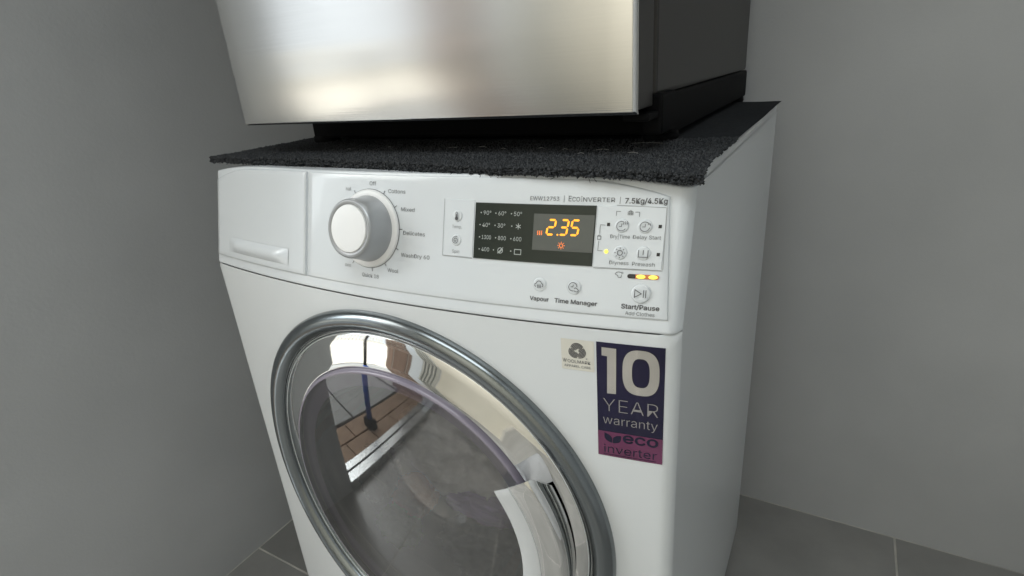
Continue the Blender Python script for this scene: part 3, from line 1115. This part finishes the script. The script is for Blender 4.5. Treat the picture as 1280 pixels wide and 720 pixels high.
cloth("towel", (-0.020, 0.150, 0.415), (0.125, 0.055, 0.075), M_towel, "crumpled grey towel filling the upper right of the view through the door glass", "towel", 3.0, 0.55)
cloth("shirt", (0.004, 0.108, 0.356), (0.060, 0.022, 0.020), M_purple, "purple shirt below the grey towel and left of the chrome handle", "shirt", 5.0, 0.5)
cloth("tee_shirt", (-0.104, 0.046, 0.333), (0.034, 0.026, 0.032), M_green, "green tee shirt caught low in the door seal left of centre", "shirt", 8.0, 0.5)
cloth("sock", (-0.100, 0.080, 0.362), (0.036, 0.026, 0.028), M_orange, "orange sock above the green tee shirt in the drum", "sock", 11.0, 0.5)
cloth("trousers", (-0.145, 0.066, 0.400), (0.026, 0.030, 0.045), M_navycloth, "dark navy trousers at the left side of the drum", "trousers", 14.0, 0.5)
cloth("pillowcase", (0.03, 0.120, 0.275), (0.10, 0.06, 0.05), M_towel, "grey pillowcase lying along the bottom of the drum", "pillowcase", 17.0, 0.55)

# ------------------------------------------------------------------ carpet mat on the machine
mt = empty("carpet_mat", (0, 0.28, zt), "ragged charcoal carpet offcut lying between washer and steel refrigerator", "mat")
ZM = zt + 0.0078


def lerp_tab(tab, x):
    for (x0, y0), (x1, y1) in zip(tab, tab[1:]):
        if x <= x1:
            t = max(0, (x - x0) / (x1 - x0))
            return y0 + (y1 - y0) * t * t * (3 - 2 * t)
    return tab[-1][1]


def mfront(x):
    return lerp_tab([(-.3, .030), (-.06, .022), (.08, .013), (.16, .010), (.22, .012), (.29, .019), (.31, .021)], x) + 0.0010 * noise.noise(Vector((x * 30, 0.3, 0))) + 0.0012 * noise.noise(Vector((x * 110, 2.3, 0)))


def mz(x, y):
    e = max(0.0, min(1.0, (0.065 - y) / 0.05))
    return 0.0009 * noise.noise(Vector((x * 22, y * 22, 1))) + e * e * lerp_tab([(-.3, 0.0), (-.06, .0008), (.16, -.0010), (.22, -.0012), (.26, -.003), (.29, -.0058), (.31, -.007)], x)


V = []
nx, ny = 160, 40
for i in range(nx + 1):
    x = -0.300 + 0.606 * i / nx
    y0 = mfront(x)
    col = [(y0 + 0.006, ZM - 0.0072), (y0 + 0.0012, ZM - 0.0064), (y0, ZM - 0.004), (y0 + 0.0012, ZM - 0.001)]
    for j in range(ny):
        col.append((y0 + 0.003 + (0.55 - y0) * (j / (ny - 1)) ** 1.8, ZM))
    for y, z in col:
        V.append((x, y, z + mz(x, y)))
obj("mat_base", V, grid_faces(nx + 1, ny + 4), M_carpet, mt)
V, F = [], []
for i in range(240):
    for j in range(64):
        x = -0.300 + 0.606 * (i + random.random()) / 240
        t = (j + random.random()) / 64
        y0 = mfront(x)
        if j < 9:                       # front edge face
            y, z = y0 - 0.0004 + random.uniform(-0.0006, 0.0008), ZM - 0.0068 + 0.007 * random.random()
        else:
            y, z = y0 + 0.0006 + 0.15 * ((t - 9 / 64) / (55 / 64)) ** 1.25, ZM - 0.0002
        z += mz(x, y)
        r = random.uniform(0.0008, 0.0020)
        k = len(V)
        rx, ry, rz = r * random.uniform(.6, 1.3), r * random.uniform(.6, 1.3), r * random.uniform(.6, 1.2)
        a = random.random() * 3
        c, s = cos(a), sin(a)
        for dx, dy, dz in ((rx, 0, 0), (0, ry, 0), (-rx, 0, 0), (0, -ry, 0), (0, 0, rz), (0, 0, -rz)):
            V.append((x + dx * c - dy * s, y + dx * s + dy * c, z + dz))
        for q in ((0, 1, 4), (1, 2, 4), (2, 3, 4), (3, 0, 4), (1, 0, 5), (2, 1, 5), (3, 2, 5), (0, 3, 5)):
            F.append(tuple(k + n_ for n_ in q))
obj("tuft", V, F, M_tuft, mt, False)["kind"] = "stuff"
parts = []
for _ in range(60):                     # loose fibres at the frayed edge
    x = random.uniform(-0.29, 0.30)
    y = mfront(x)
    z = ZM - random.uniform(0.003, 0.0065) + mz(x, y)
    L = random.uniform(0.002, 0.006)
    p = [(x, y, z), (x + random.uniform(-.002, .002), y - L * .5, z - L * .2), (x + random.uniform(-.004, .004), y - L * .7, z - L * .7)]
    parts.append(tube(p, 0.00022, 4, False))
obj("loose_fibre", *join(parts), M_carpet, mt)["kind"] = "stuff"
parts = []
for x, y, L in ((-0.07, 0.105, .006), (0.02, 0.10, .01), (0.055, 0.108, .012), (0.09, 0.095, .006), (0.13, 0.10, .008), (0.16, 0.092, .005), (0.195, 0.09, .012), (0.215, 0.13, .03), (-0.12, 0.09, .005), (0.185, 0.07, .006), (0.23, 0.075, .01)):
    a = random.uniform(-.4, .4)
    parts.append(tube([(x, y, ZM + .0012), (x + L * .5 * cos(a), y + L * .5 * sin(a) + .0006, ZM + .0018), (x + L * cos(a), y + L * sin(a), ZM + .0012)], 0.00018, 4, False))
obj("lint", *join(parts), M_lint, mt)["kind"] = "stuff"
fix(mt)

# ------------------------------------------------------------------ refrigerator on the mat
fg = empty("refrigerator", (0, 0.32, ZM), "stainless steel fronted refrigerator with dark sides standing on the charcoal mat", "refrigerator")
FX, FZ0, FZ1, FY = 0.2453, 0.9018, 1.72, 0.05
# door skin: steel sheet wrapped round both vertical edges
V = []
pr = [(-FX, FY + 0.012)]
for i in range(7):
    a = pi / 2 * i / 6
    pr.append((-FX + 0.005 - 0.005 * cos(a), FY + 0.005 - 0.005 * sin(a)))
for i in range(1, 24):
    pr.append((-FX + 0.005 + (2 * FX - 0.010) * i / 24, FY))
for i in range(7):
    a = pi / 2 * (1 - i / 6)
    pr.append((FX - 0.005 + 0.005 * cos(a), FY + 0.005 - 0.005 * sin(a)))
pr.append((FX, FY + 0.0056))
zs_ = [FZ0, FZ0 + 0.0015, FZ0 + 0.003] + [FZ0 + 0.003 + (FZ1 - FZ0 - 0.006) * i / 10 for i in range(1, 11)] + [FZ1]
for x, y in pr:
    for k, z in enumerate(zs_):
        V.append((x, y + (0.002 if k == 0 else (0.0006 if k == 1 else 0)), z))
fd = obj("door_skin", V, grid_faces(len(pr), len(zs_)), M_steel, fg)
obj("door_liner", *box(-FX + 0.0008, FX - 0.0004, FY + 0.006, 0.098, FZ0 + 0.0025, FZ1, 0.002), M_dark, fg, False)
obj("door_gasket", *box(-FX + 0.010, FX - 0.006, 0.0982, 0.1055, FZ0 + 0.01, FZ1 - 0.01), M_black, fg, False)
obj("body", *box(-FX, FX, 0.106, 0.60, FZ0 + 0.010, FZ1 - 0.004, 0.004), M_dark, fg, False)
obj("base", *box(-FX + 0.004, FX + 0.003, 0.150, 0.595, ZM + 0.006, FZ0 + 0.0095, 0.003), M_black, fg, False)
# lower hinge bracket at the right front corner
obj("hinge_bracket", *join([box(FX - 0.02, FX + 0.003, 0.075, 0.152, FZ0 - 0.008, FZ0 - 0.002, 0.0015), box(FX - 0.012, FX + 0.006, 0.104, 0.152, ZM + 0.012, FZ0 + 0.012, 0.003)]), M_black, fg, False)
for sx in (-1, 1):
    for y in (0.165, 0.56):
        V, F = [], []
        prf = [(0.017, 0.0), (0.018, 0.003), (0.017, 0.008), (0.010, 0.010), (0.010, 0.026)]
        for i in range(20):
            a = 2 * pi * i / 20
            for r, h in prf:
                V.append((sx * (FX - 0.012) + r * cos(a), y + r * sin(a), ZM + h))
        obj("foot", V, grid_faces(20, len(prf), True), M_black, fg)
fix(fg)
